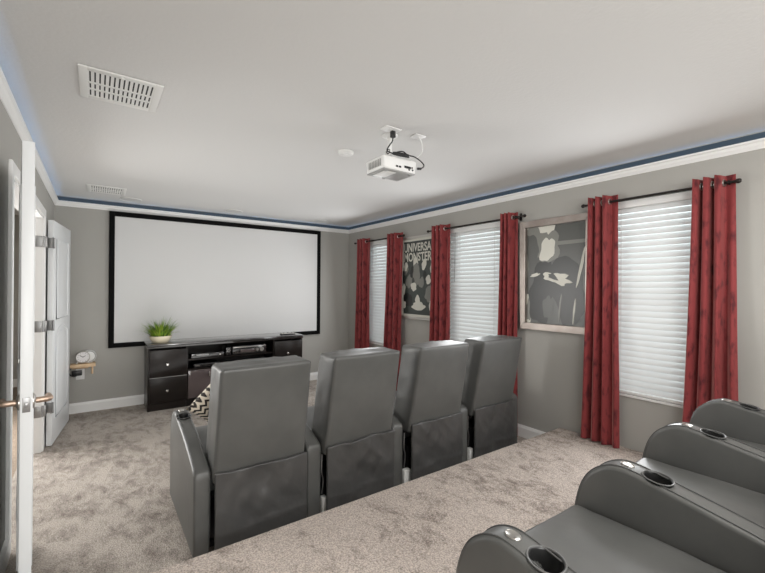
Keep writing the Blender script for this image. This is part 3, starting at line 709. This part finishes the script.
# ------------------------------------------------------------------ recliners
ARM = [(-.004, .03), (-.006, .44), (.006, .50), (.026, .555), (.055, .597), (.095, .628), (.14, .644), (.19, .643), (.25, .632), (.40, .603), (.53, .575), (.66, .537), (.77, .497), (.795, .486), (.806, .470), (.808, .44), (.808, .03)]   # (distance behind the front, height)
_m = smoothpath([(d, z, 0) for d, z in ARM[1:13]], 3)
ARMS = [(d, z if z < .1 else z-.011) for d, z in [ARM[0]]+[(p.x, p.y) for p in _m]+ARM[13:]]
def recliner(name, lab, group, loc, left=None, gap=.036, seed=0):
    """origin: lower back corner of the seat unit at the floor, front edge at y=0, x=0 the left edge of the back; -y is behind"""
    t = thing(name, lab, 'recliner', loc, group)
    ox = seed*3.7
    def arm(x0, x1, dz=0.):
        pr = [(-d, z+(dz if z > .1 else 0)) for d, z in ARMS]
        bm = B(); prism(bm, pr, x0, x1, 'X', .016)
        a = obj('arm', bm, M['leather'], t, True, 50)
        cx, cy = (x0+x1)/2, -.252
        cb = B(); lathe(cb, [(0, .55), (.0405, .55), (.0405, .70), (0, .70)], (cx, cy, 0), 'Z', 32); c = obj('cutter', cb, M['cup'], t)
        cut(a, [c])
        for p in a.data.polygons: p.use_smooth = True
        # seams along both top edges
        for x in (x0+.013, x1-.013):
            bm = B(); tube(bm, [(x, -d, z+dz+(.0012 if 0 < i else 0)) for i, (d, z) in enumerate(ARMS[1:-2])], .0022, 6); obj('seam', bm, M['piping'], a)
        tilt = math.radians(7.2)
        bm = B(); lathe(bm, [(.0375, -.068), (.0398, -.068), (.0398, .0), (.0455, .0002), (.0455, .0022), (.042, .0034), (.0395, .0024), (.0375, -.002), (.0365, -.066), (0, -.066), (0, -.068), (.0375, -.068)], (0, 0, 0), 'Z', 32, capends=False)
        mt = Matrix.Translation((cx, cy, .6228+dz)) @ Matrix.Rotation(tilt, 4, 'X')
        inner = B()
        bmesh.ops.transform(bm, matrix=mt, verts=bm.verts); inner.free()
        cu = obj('cup_holder', bm, M['cup'], a, True, 60)
        bm = B(); torus(bm, (0, 0, .0022), (0, 0, 1), .0432, .0024, 36, 8); bmesh.ops.transform(bm, matrix=mt, verts=bm.verts); rg = obj('cup_rim', bm, M['cupring'], a)
        bm = B(); lathe(bm, [(0, -.004), (.0170, -.004), (.0175, .0025), (.0155, .0048), (.0140, .0036), (.0, .0038)], seg=24)
        for v in bm.verts: v.co.y *= 1.25
        bmesh.ops.transform(bm, matrix=Matrix.Translation((cx, -.160, .6342+dz)) @ Matrix.Rotation(math.radians(4), 4, 'X'), verts=bm.verts)
        bt = obj('power_button', bm, M['nickel'], a)
        return a
    arm(.545, .640)
    if left is not None: arm(*left)
    sx0 = (left[1]+.004) if left is not None else -gap+.004
    # seat cushion
    def fs(p):
        q = p.copy(); u = (p.x-sx0)/(.541-sx0)
        if p.z > .40: q.z += .018*math.sin(PI*min(max(u, 0), 1))*min(1, max(0, (-p.y)/.1)) + fbm((p.x+ox, p.y, 0), 6, .004)
        if p.y < -.45: q.z -= .02*(-p.y-.45)/.2
        return q
    bm = B(); soft(bm, sx0, .541, -.66, .0, .30, .463, .035, .04, fs); obj('seat', bm, M['leather'], t, True, 60)
    # footrest front
    def ff(p):
        q = p.copy()
        if p.y > -.03: q.y += .008*math.sin(PI*min(max((p.x-sx0)/(.541-sx0), 0), 1))
        return q
    bm = B(); soft(bm, sx0+.004, .539, -.075, -.004, .05, .295, .02, .06, ff); obj('footrest', bm, M['leather'], t, True, 60)
    # mechanism under the seat
    bm = B(); box(bm, .03, .50, -.78, -.08, .055, .29); 
    for yy in (-.72, -.12): box(bm, .0, .52, yy-.015, yy+.015, .03, .06)
    if left is None: box(bm, -gap+.005, .02, -.76, -.10, .10, .42)
    obj('mechanism', bm, M['black'], t, False)
    lx = max(-.018, -gap+.0065)
    bm = B(); tube(bm, smoothpath([(lx+.004, -.795, .40), (lx, -.798, .30), (lx+.01, -.80, .24), (lx, -.80, .16)]), .004, 6); obj('lever_link', bm, M['steel'], t)
    for x, fw in ((.015-gap/2+.0015, .015+gap/2-.0015), (.51, .02)):
        if x < .1 and left is not None: continue
        for yy in (-.80, -.10):
            bm = B(); box(bm, x-fw, x+fw, yy-.02, yy+.02, 0.0, .14 if yy < -.5 else .055, .003); obj('foot', bm, M['whitem'], t)
    # backrest: leans backwards, square cap
    zb0, zb1 = .40, 1.025
    def fb(p):
        q = p.copy(); h = (p.z-zb0)/(zb1-zb0)
        q.y -= .116*h                                     # lean
        u = min(max(p.x/.515, 0), 1)
        q.x = .257+(p.x-.257)*(1-.03*h)
        if p.y < -.75:
            q.y += fbm((p.x*1.2+ox, p.z*1.0, 3+ox), 4, .0032) - .007*math.sin(PI*u)*math.sin(PI*min(max(h, 0), 1))
        elif p.z > zb1-.02:
            q.z += .006*math.sin(PI*u) + fbm((p.x+ox, p.y*2, 9), 11, .006)
        elif p.y > -.66:
            q.y += .02*math.sin(PI*u)*(.6+.4*math.sin(3*PI*h)) 
        else:
            q.x += fbm((p.y*2, p.z*1.3+ox, 5), 8, .006)
        return q
    bm = B(); soft(bm, 0, .515, -.832, -.615, zb0, zb1, .022, .028, fb); b = obj('backrest', bm, M['leather'], t, True, 70)
    def bp(x, y, z): return fb(Vector((x, y, z)))
    for x in (.009, .506):
        bm = B(); tube(bm, [bp(x, -.824, zb0+.03+(zb1-zb0-.04)*i/16) for i in range(17)], .0036, 6); obj('piping', bm, M['piping'], b)
    bm = B(); tube(bm, [bp(.010+(.495)*i/12, -.823, zb1-.006) for i in range(13)], .0036, 6); obj('piping', bm, M['piping'], b)
    # loose leather flap over the lower back
    def fl(p):
        q = p.copy(); h = (p.z-.04)/(.47-.04); u = p.x/.515
        if p.y < -.85:
            cr = noise.noise(Vector((p.x*5+p.z*6+ox, p.z*2.2-p.x*2, ox)))
            c2 = noise.noise(Vector((p.x*12-p.z*4+ox, p.z*6, 7+ox)))
            dg = p.x*.75+p.z*.95+.02*cr
            c3 = (1-abs(noise.noise(Vector((dg*13+ox, (p.x-p.z)*2.5, 3+ox)))))**4 * (.4+.6*noise.noise(Vector((p.x*4+ox, p.z*4, 11))))
            q.y += (.022*cr+.020*c2-.026*c3*min(1, h*1.6))*(.25+.75*h)*math.sin(PI*min(max(u, .02), .98))**.5 - .006*math.exp(-((p.z-.155-.02*cr)/.012)**2)
        if p.z > .44: q.z += -.014*math.sin(PI*u)**2*.0 + .008*noise.noise(Vector((p.x*9+ox, 1.5, 2))) 
        return q
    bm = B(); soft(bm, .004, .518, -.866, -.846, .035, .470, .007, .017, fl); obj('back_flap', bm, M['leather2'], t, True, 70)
    bm = B(); box(bm, .5375, .5445, -.800, -.780, .30, .325, .001); g = obj('brand_tag', bm, M['red'], t); g.name = 'fabric_tag'; g['label'] = 'small red fabric tag'
    return t
FY = 3.045
front_x = [.503, 1.150, 1.822, 2.478]
front_l = ['front row charcoal leather recliner holding the chevron pillow', 'front row charcoal leather recliner next to the one with the pillow',
           'third charcoal leather recliner of the front row counted from the pillow', 'front row charcoal leather recliner at the window wall end']
recs = []
for i, x in enumerate(front_x):
    recs.append(recliner('recliner', front_l[i], 'front row of recliners', (x, FY, 0), (-.088, -.003) if i == 0 else None, gap=(.03, .007, .032, .016)[i], seed=i))
rear_l = ['second row charcoal recliner on the riser, closest to the camera', 'middle charcoal recliner of the second row on the riser', 'second row charcoal recliner on the riser beside the red curtain and window wall']
rx = [.897, 1.552, 2.207]
for i, x in enumerate(rx):
    recs.append(recliner('recliner', rear_l[i], 'second row of recliners', (x, (.79, .822, .845)[i], PLAT_Z), (-.084, .008, -.020) if i == 0 else None, gap=.015, seed=5+i))

# ------------------------------------------------------------------ chevron pillow on the first recliner
def pillow(bm, a, th):
    n = 26; G = {}
    for s in (-1, 1):
        for i in range(n+1):
            for j in range(n+1):
                u, v = -1+2*i/n, -1+2*j/n
                pin = 1-.10*(1-u*u)*abs(v)**3; pin2 = 1-.10*(1-v*v)*abs(u)**3
                h = th*max(0, (1-u**4)*(1-v**4))**.5
                edge = i in (0, n) or j in (0, n)
                k = (i, j, 0 if edge else s)
                if k not in G: G[k] = bm.verts.new((a*u*pin2, s*h if not edge else 0, a*v*pin))
        for i in range(n):
            for j in range(n):
                q = [G.get((ii, jj, s)) or G[(ii, jj, 0)] for ii, jj in ((i, j), (i+1, j), (i+1, j+1), (i, j+1))]
                bm.faces.new(q)
bm = B(); pillow(bm, .175, .058)
p = obj('throw_pillow', bm, M['chevron'], None, True, 80); tag(p, 'cream and dark brown chevron throw pillow leaning on the front row recliner', 'pillow')
p.location = (.668, 2.612, .732); p.rotation_euler = (math.radians(12), math.radians(-45), math.radians(6))

# ------------------------------------------------------------------ projector on the ceiling
t = thing('projector', 'white ceiling mounted projector with bundled black cord above the front row', 'projector', (1.600, 2.150, 2.19))
bm = B(); box(bm, -.135, .135, -.105, .105, .012, .095, .012, seg=3)
for v in bm.verts:
    if v.co.z < .03: v.co.x *= .97; v.co.y *= .97
obj('case', bm, M['white'], t)
bm = B(); box(bm, -.128, .128, -.098, .098, .004, .012, .003); obj('base_plate', bm, M['grey'], t)
bm = B(); box(bm, -.10, -.01, -.07, .07, .0015, .0042, .001); obj('lamp_cover', bm, M['whitem'], t)
bm = B(); lathe(bm, [(0, .10), (.036, .10), (.036, .118), (.030, .120), (.028, .112), (0, .110)], (.06, 0, .055), 'Y', 24); obj('lens', bm, M['gloss'], t)
for x in (-.03, -.005): 
    bm = B(); box(bm, x-.009, x+.009, -.1062, -.1045, .03, .042, .001); obj('port', bm, M['black'], t, False)
bm = B(); box(bm, .03, .085, -.1062, -.1045, .035, .05, .001); obj('port', bm, M['black'], t, False)
for x, z in ((.07, .028), (.095, .045), (.10, .03)):
    bm = B(); lathe(bm, [(0, 0), (.006, 0), (.006, -.0015), (0, -.0015)], (x, -.1048, z), 'Y', 12); obj('port', bm, M['black'], t)
for k in range(7):
    pass
bm = B()
for k in range(8): box(bm, -.1356, -.1345, -.07+.018*k, -.06+.018*k, .03, .075)
obj('vent_grille', bm, M['grey'], t, False)
for x, y in ((-.1, -.08), (.1, -.08), (0, .085)):
    bm = B(); lathe(bm, [(0, -.006), (.01, -.006), (.01, .005), (0, .005)], (x, y, .004), 'Z', 14); obj('foot', bm, M['grey'], t)
t2 = thing('ceiling_mount', 'white plate, tube and arms holding the projector to the ceiling', 'mount', (1.56, 2.11, H))
bm = B(); lathe(bm, [(0, -.001), (.052, -.001), (.052, -.008), (.022, -.016), (.018, -.026), (0, -.026)], seg=28); obj('ceiling_plate', bm, M['white'], t2)
bm = B(); tube(bm, [(0, 0, -.02), (0, 0, -.135)], .013, 14); obj('tube', bm, M['white'], t2)
for dx, dy in ((-.06, -.04), (.11, -.04), (.03, .09)):
    bm = B(); tube(bm, [(0, 0, -.11), (dx*.8, dy*.8, -.115), (dx, dy, -.125), (dx, dy, -.1545)], .006, 8); obj('arm', bm, M['whitem'], t2)
t3 = thing('ceiling_outlet', 'white ceiling outlet plate feeding the black projector cord', 'outlet', (1.50, 2.02, H))
bm = B(); box(bm, -.06, .06, -.038, .038, -.007, -.001, .002); obj('plate', bm, M['white'], t3)
bm = B(); box(bm, -.016, .016, -.016, .016, -.0095, -.006, .002); obj('socket', bm, M['white'], t3)
t4 = thing('hanging_cable', 'black cord hanging from the ceiling outlet and bundled on the projector', 'cord', (1.505, 2.02, H-.01))
bm = B(); box(bm, -.004, .026, -.013, .013, -.042, 0, .005); obj('plug', bm, M['black'], t4)
bm = B()
w = [(1.516, 2.02, 2.39), (1.512, 2.02, 2.365), (1.49, 2.02, 2.335), (1.478, 2.03, 2.305), (1.50, 2.035, 2.298)]
for k in range(5): w += [(1.545, 2.035+.006*k, 2.296+.004*(k % 2)), (1.60, 2.034, 2.292+.005*(k % 3)), (1.655, 2.03, 2.293+.014*(k % 2)), (1.61, 2.036, 2.300+.012*(k % 3)), (1.54, 2.04, 2.302+.005*(k % 2))] if k < 4 else [(1.66, 2.036, 2.308)]
w += [(1.70, 2.03, 2.306), (1.745, 2.02, 2.285), (1.758, 2.0, 2.255), (1.74, 1.99, 2.232), (1.722, 2.005, 2.226)]
tube(bm, smoothpath([Vector(q)-Vector((1.505, 2.02, H-.01)) for q in w], 5), .0042, 8); obj('cable', bm, M['black'], t4)
bm = B(); obox(bm, (.222, -.010, -.203), (1, -.5, 0), (.5, 1, 0), (0, 0, 1), .03, .016, .015, .003); obj('connector', bm, M['black'], t4)
bm = B(); torus(bm, (-.015, .012, -.131), (1, .1, -.1), .014, .003, 14, 6); obj('cable_tie', bm, M['black'], t4)
t5 = thing('cable_plate', 'small white ceiling plate with a white cable beside the projector', 'outlet', (1.715, 2.01, H))
bm = B(); box(bm, -.042, .042, -.035, .035, -.007, -.001, .002); obj('plate', bm, M['white'], t5)
bm = B(); tube(bm, smoothpath([(.01, 0, -.006), (.03, -.003, -.04), (.035, -.004, -.09), (.025, .02, -.12), (-.01, .07, -.152)]), .0035, 8); obj('cable', bm, M['white'], t5)
# ------------------------------------------------------------------ ceiling vents, speakers, detector
def vent(lab, x0, x1, y0, y1):
    cx, cy = (x0+x1)/2, (y0+y1)/2; hx, hy = (x1-x0)/2, (y1-y0)/2
    t = thing('ceiling_vent', lab, 'vent', (cx, cy, H), 'white air registers in the ceiling')
    bm = B(); b = .035
    for a in ((-hx, -hx+b, -hy, hy), (hx-b, hx, -hy, hy), (-hx+b, hx-b, -hy, -hy+b), (-hx+b, hx-b, hy-b, hy)): box(bm, *a, -.009, -.001, .002)
    for f in (-.10, .32): box(bm, -hx+b, hx-b, hy*f-.006, hy*f+.006, -.0085, -.003)
    obj('frame', bm, M['whitem'], t)
    bm = B(); box(bm, -hx+b*.8, hx-b*.8, -hy+b*.8, hy-b*.8, -.0025, -.001); obj('backing', bm, M['slot'], t, False)
    n = 14; p = (2*hx-2*b)/n
    for k in range(n+1):
        x = -hx+b+p*k
        bm = B(); obox(bm, (x, 0, -.0052), (1, 0, .28), (0, 1, 0), (-.28, 0, 1), .0135, 2*hy-2*b, .0016); obj('louvre', bm, M['whitem'], t, False)
    bm = B(); box(bm, -.006, .006, -hy+.01, -hy+.03, -.016, -.008, .002); obj('damper_lever', bm, M['whitem'], t)
vent('larger looking white air register in the ceiling nearest the camera', -.075, .268, 2.255, 2.62)
vent('white air register in the ceiling close to the screen', -.085, .25, 4.865, 5.23)
SP = [(.32, 'round white ceiling speaker above the open door side of the screen'), (1.47, 'round white ceiling speaker above the middle of the screen'), (2.73, 'round white ceiling speaker above the window side of the screen')]
for x, lab in SP:
    t = thing('ceiling_speaker', lab, 'speaker', (x, 5.44, H), 'round speakers in the ceiling')
    bm = B(); torus(bm, (0, 0, -.004), (0, 0, 1), .108, .0045, 40, 8); obj('rim', bm, M['whitem'], t)
    bm = B(); lathe(bm, [(0, -.006), (.05, -.006), (.106, -.004), (.106, -.0005), (0, -.0005)], seg=40); obj('grille', bm, mat('speaker_grille', (.62, .62, .61), .7, bump=(900, .4)) if 'speaker_grille' not in bpy.data.materials else bpy.data.materials['speaker_grille'], t)
t = thing('smoke_detector', 'flat round white smoke detector on the ceiling beside the projector', 'smoke detector', (1.485, 2.555, H))
bm = B(); lathe(bm, [(0, -.001), (.058, -.001), (.058, -.012), (.050, -.022), (0, -.024)], seg=36); obj('cover', bm, M['whitem'], t)
bm = B(); lathe(bm, [(.02, -.0225), (.02, -.026), (0, -.0265)], seg=20); obj('button', bm, M['white'], t)

# ------------------------------------------------------------------ added fill lamps behind the viewpoint, unseen fill lights
for (x, y, lab) in ((.75, -.40, 'added round fill lamp on the ceiling behind the viewpoint, door side'), (2.65, -.40, 'added round fill lamp on the ceiling behind the viewpoint, window side')):
    t = thing('added_ceiling_lamp', lab, 'added ceiling lamp', (x, y, H))
    bm = B(); lathe(bm, [(0, -.001), (.17, -.001), (.175, -.02), (.16, -.03), (0, -.03)], seg=40); obj('housing', bm, M['whitem'], t)
    bm = B(); lathe(bm, [(0, -.0305), (.15, -.0305), (.14, -.042), (0, -.046)], seg=40); obj('diffuser', bm, M['lamp'], t)
def area(name, loc, rot, sx, sy, power, col=(1, 1, 1)):
    l = bpy.data.lights.new(name, 'AREA'); l.shape = 'RECTANGLE'; l.size = sx; l.size_y = sy; l.energy = power; l.color = col
    o = bpy.data.objects.new(name, l); COL.objects.link(o); o.location = loc; o.rotation_euler = rot; return o
def aim(name, loc, d, sx, sy, power, col=(1, 1, 1)):
    o = area(name, loc, (0, 0, 0), sx, sy, power, col); o.rotation_euler = Vector(d).to_track_quat('-Z', 'Y').to_euler(); return o
aim('overhead_fill_light', (1.45, -.40, 2.37), (0, .35, -1), 2.1, .7, 58, (1, .985, .96))  # unseen overhead fill, added to brighten the second row
aim('rear_fill_light', (.9, -3.1, 1.35), (.10, .95, .02), 2.6, 1.2, 66, (1, .995, .975))  # unseen fill added at the rear to even out the room
aim('front_fill_light', (1.0, 4.15, .42), (-.25, -.05, 1), 1.9, 1.4, 12.5, (1, .995, .98))  # unseen upward fill added before the screen for the ceiling
aim('side_fill_light', (-.30, -1.5, 1.4), (1, .85, -.38), 1.2, 1.4, 54, (1, .995, .975))  # unseen fill added at the left for the right wall and riser
aim('hall_fill_light', (-1.7, 4.9, 1.4), (1, -.55, 0), 1.8, 1.9, 140, (1, .985, .96))  # unseen fill added in the hall to brighten the right wall
for c, h in WIN:                                     # unseen area lights added inside the blinds to boost the daylight
    aim('window_fill_light', (W-.24, c, 1.36), (-1, 0, -.10), .5, 1.4, 13, (.975, .99, 1))
# daylight: bright overcast sky seen through the windows
w = bpy.data.worlds.new('overcast_sky'); scn.world = w; w.use_nodes = True
bg = w.node_tree.nodes['Background']; bg.inputs['Color'].default_value = (.90, .96, 1.0, 1); bg.inputs['Strength'].default_value = 2.2

# ------------------------------------------------------------------ camera
cam = bpy.data.cameras.new('camera'); co = bpy.data.objects.new('camera', cam); COL.objects.link(co)
yaw, pit, rol = .6204, .0031, -.0066
r0 = Vector((math.cos(yaw), -math.sin(yaw), 0)); f0 = Vector((math.sin(yaw), math.cos(yaw), 0))
fw = f0*math.cos(pit)+Vector((0, 0, 1))*math.sin(pit); u0 = r0.cross(fw)
ri = r0*math.cos(rol)-u0*math.sin(rol); up = r0*math.sin(rol)+u0*math.cos(rol)
mw = Matrix((ri, up, -fw)).transposed().to_4x4(); mw.translation = (0, 0, EYE); co.matrix_world = mw
cam.sensor_width = 36; cam.lens = 400.87*36/765; cam.clip_start = .02; cam.clip_end = 200
scn.camera = co
scn.view_settings.view_transform = 'Standard'; scn.view_settings.look = 'None'; scn.view_settings.gamma = 1; scn.view_settings.use_curve_mapping = False
scn.view_settings.exposure = 0.0
scn.cycles.use_denoising = True
scn.cycles.max_bounces = 10; scn.cycles.diffuse_bounces = 6; scn.cycles.transparent_max_bounces = 12
scn.cycles.sample_clamp_indirect = 6
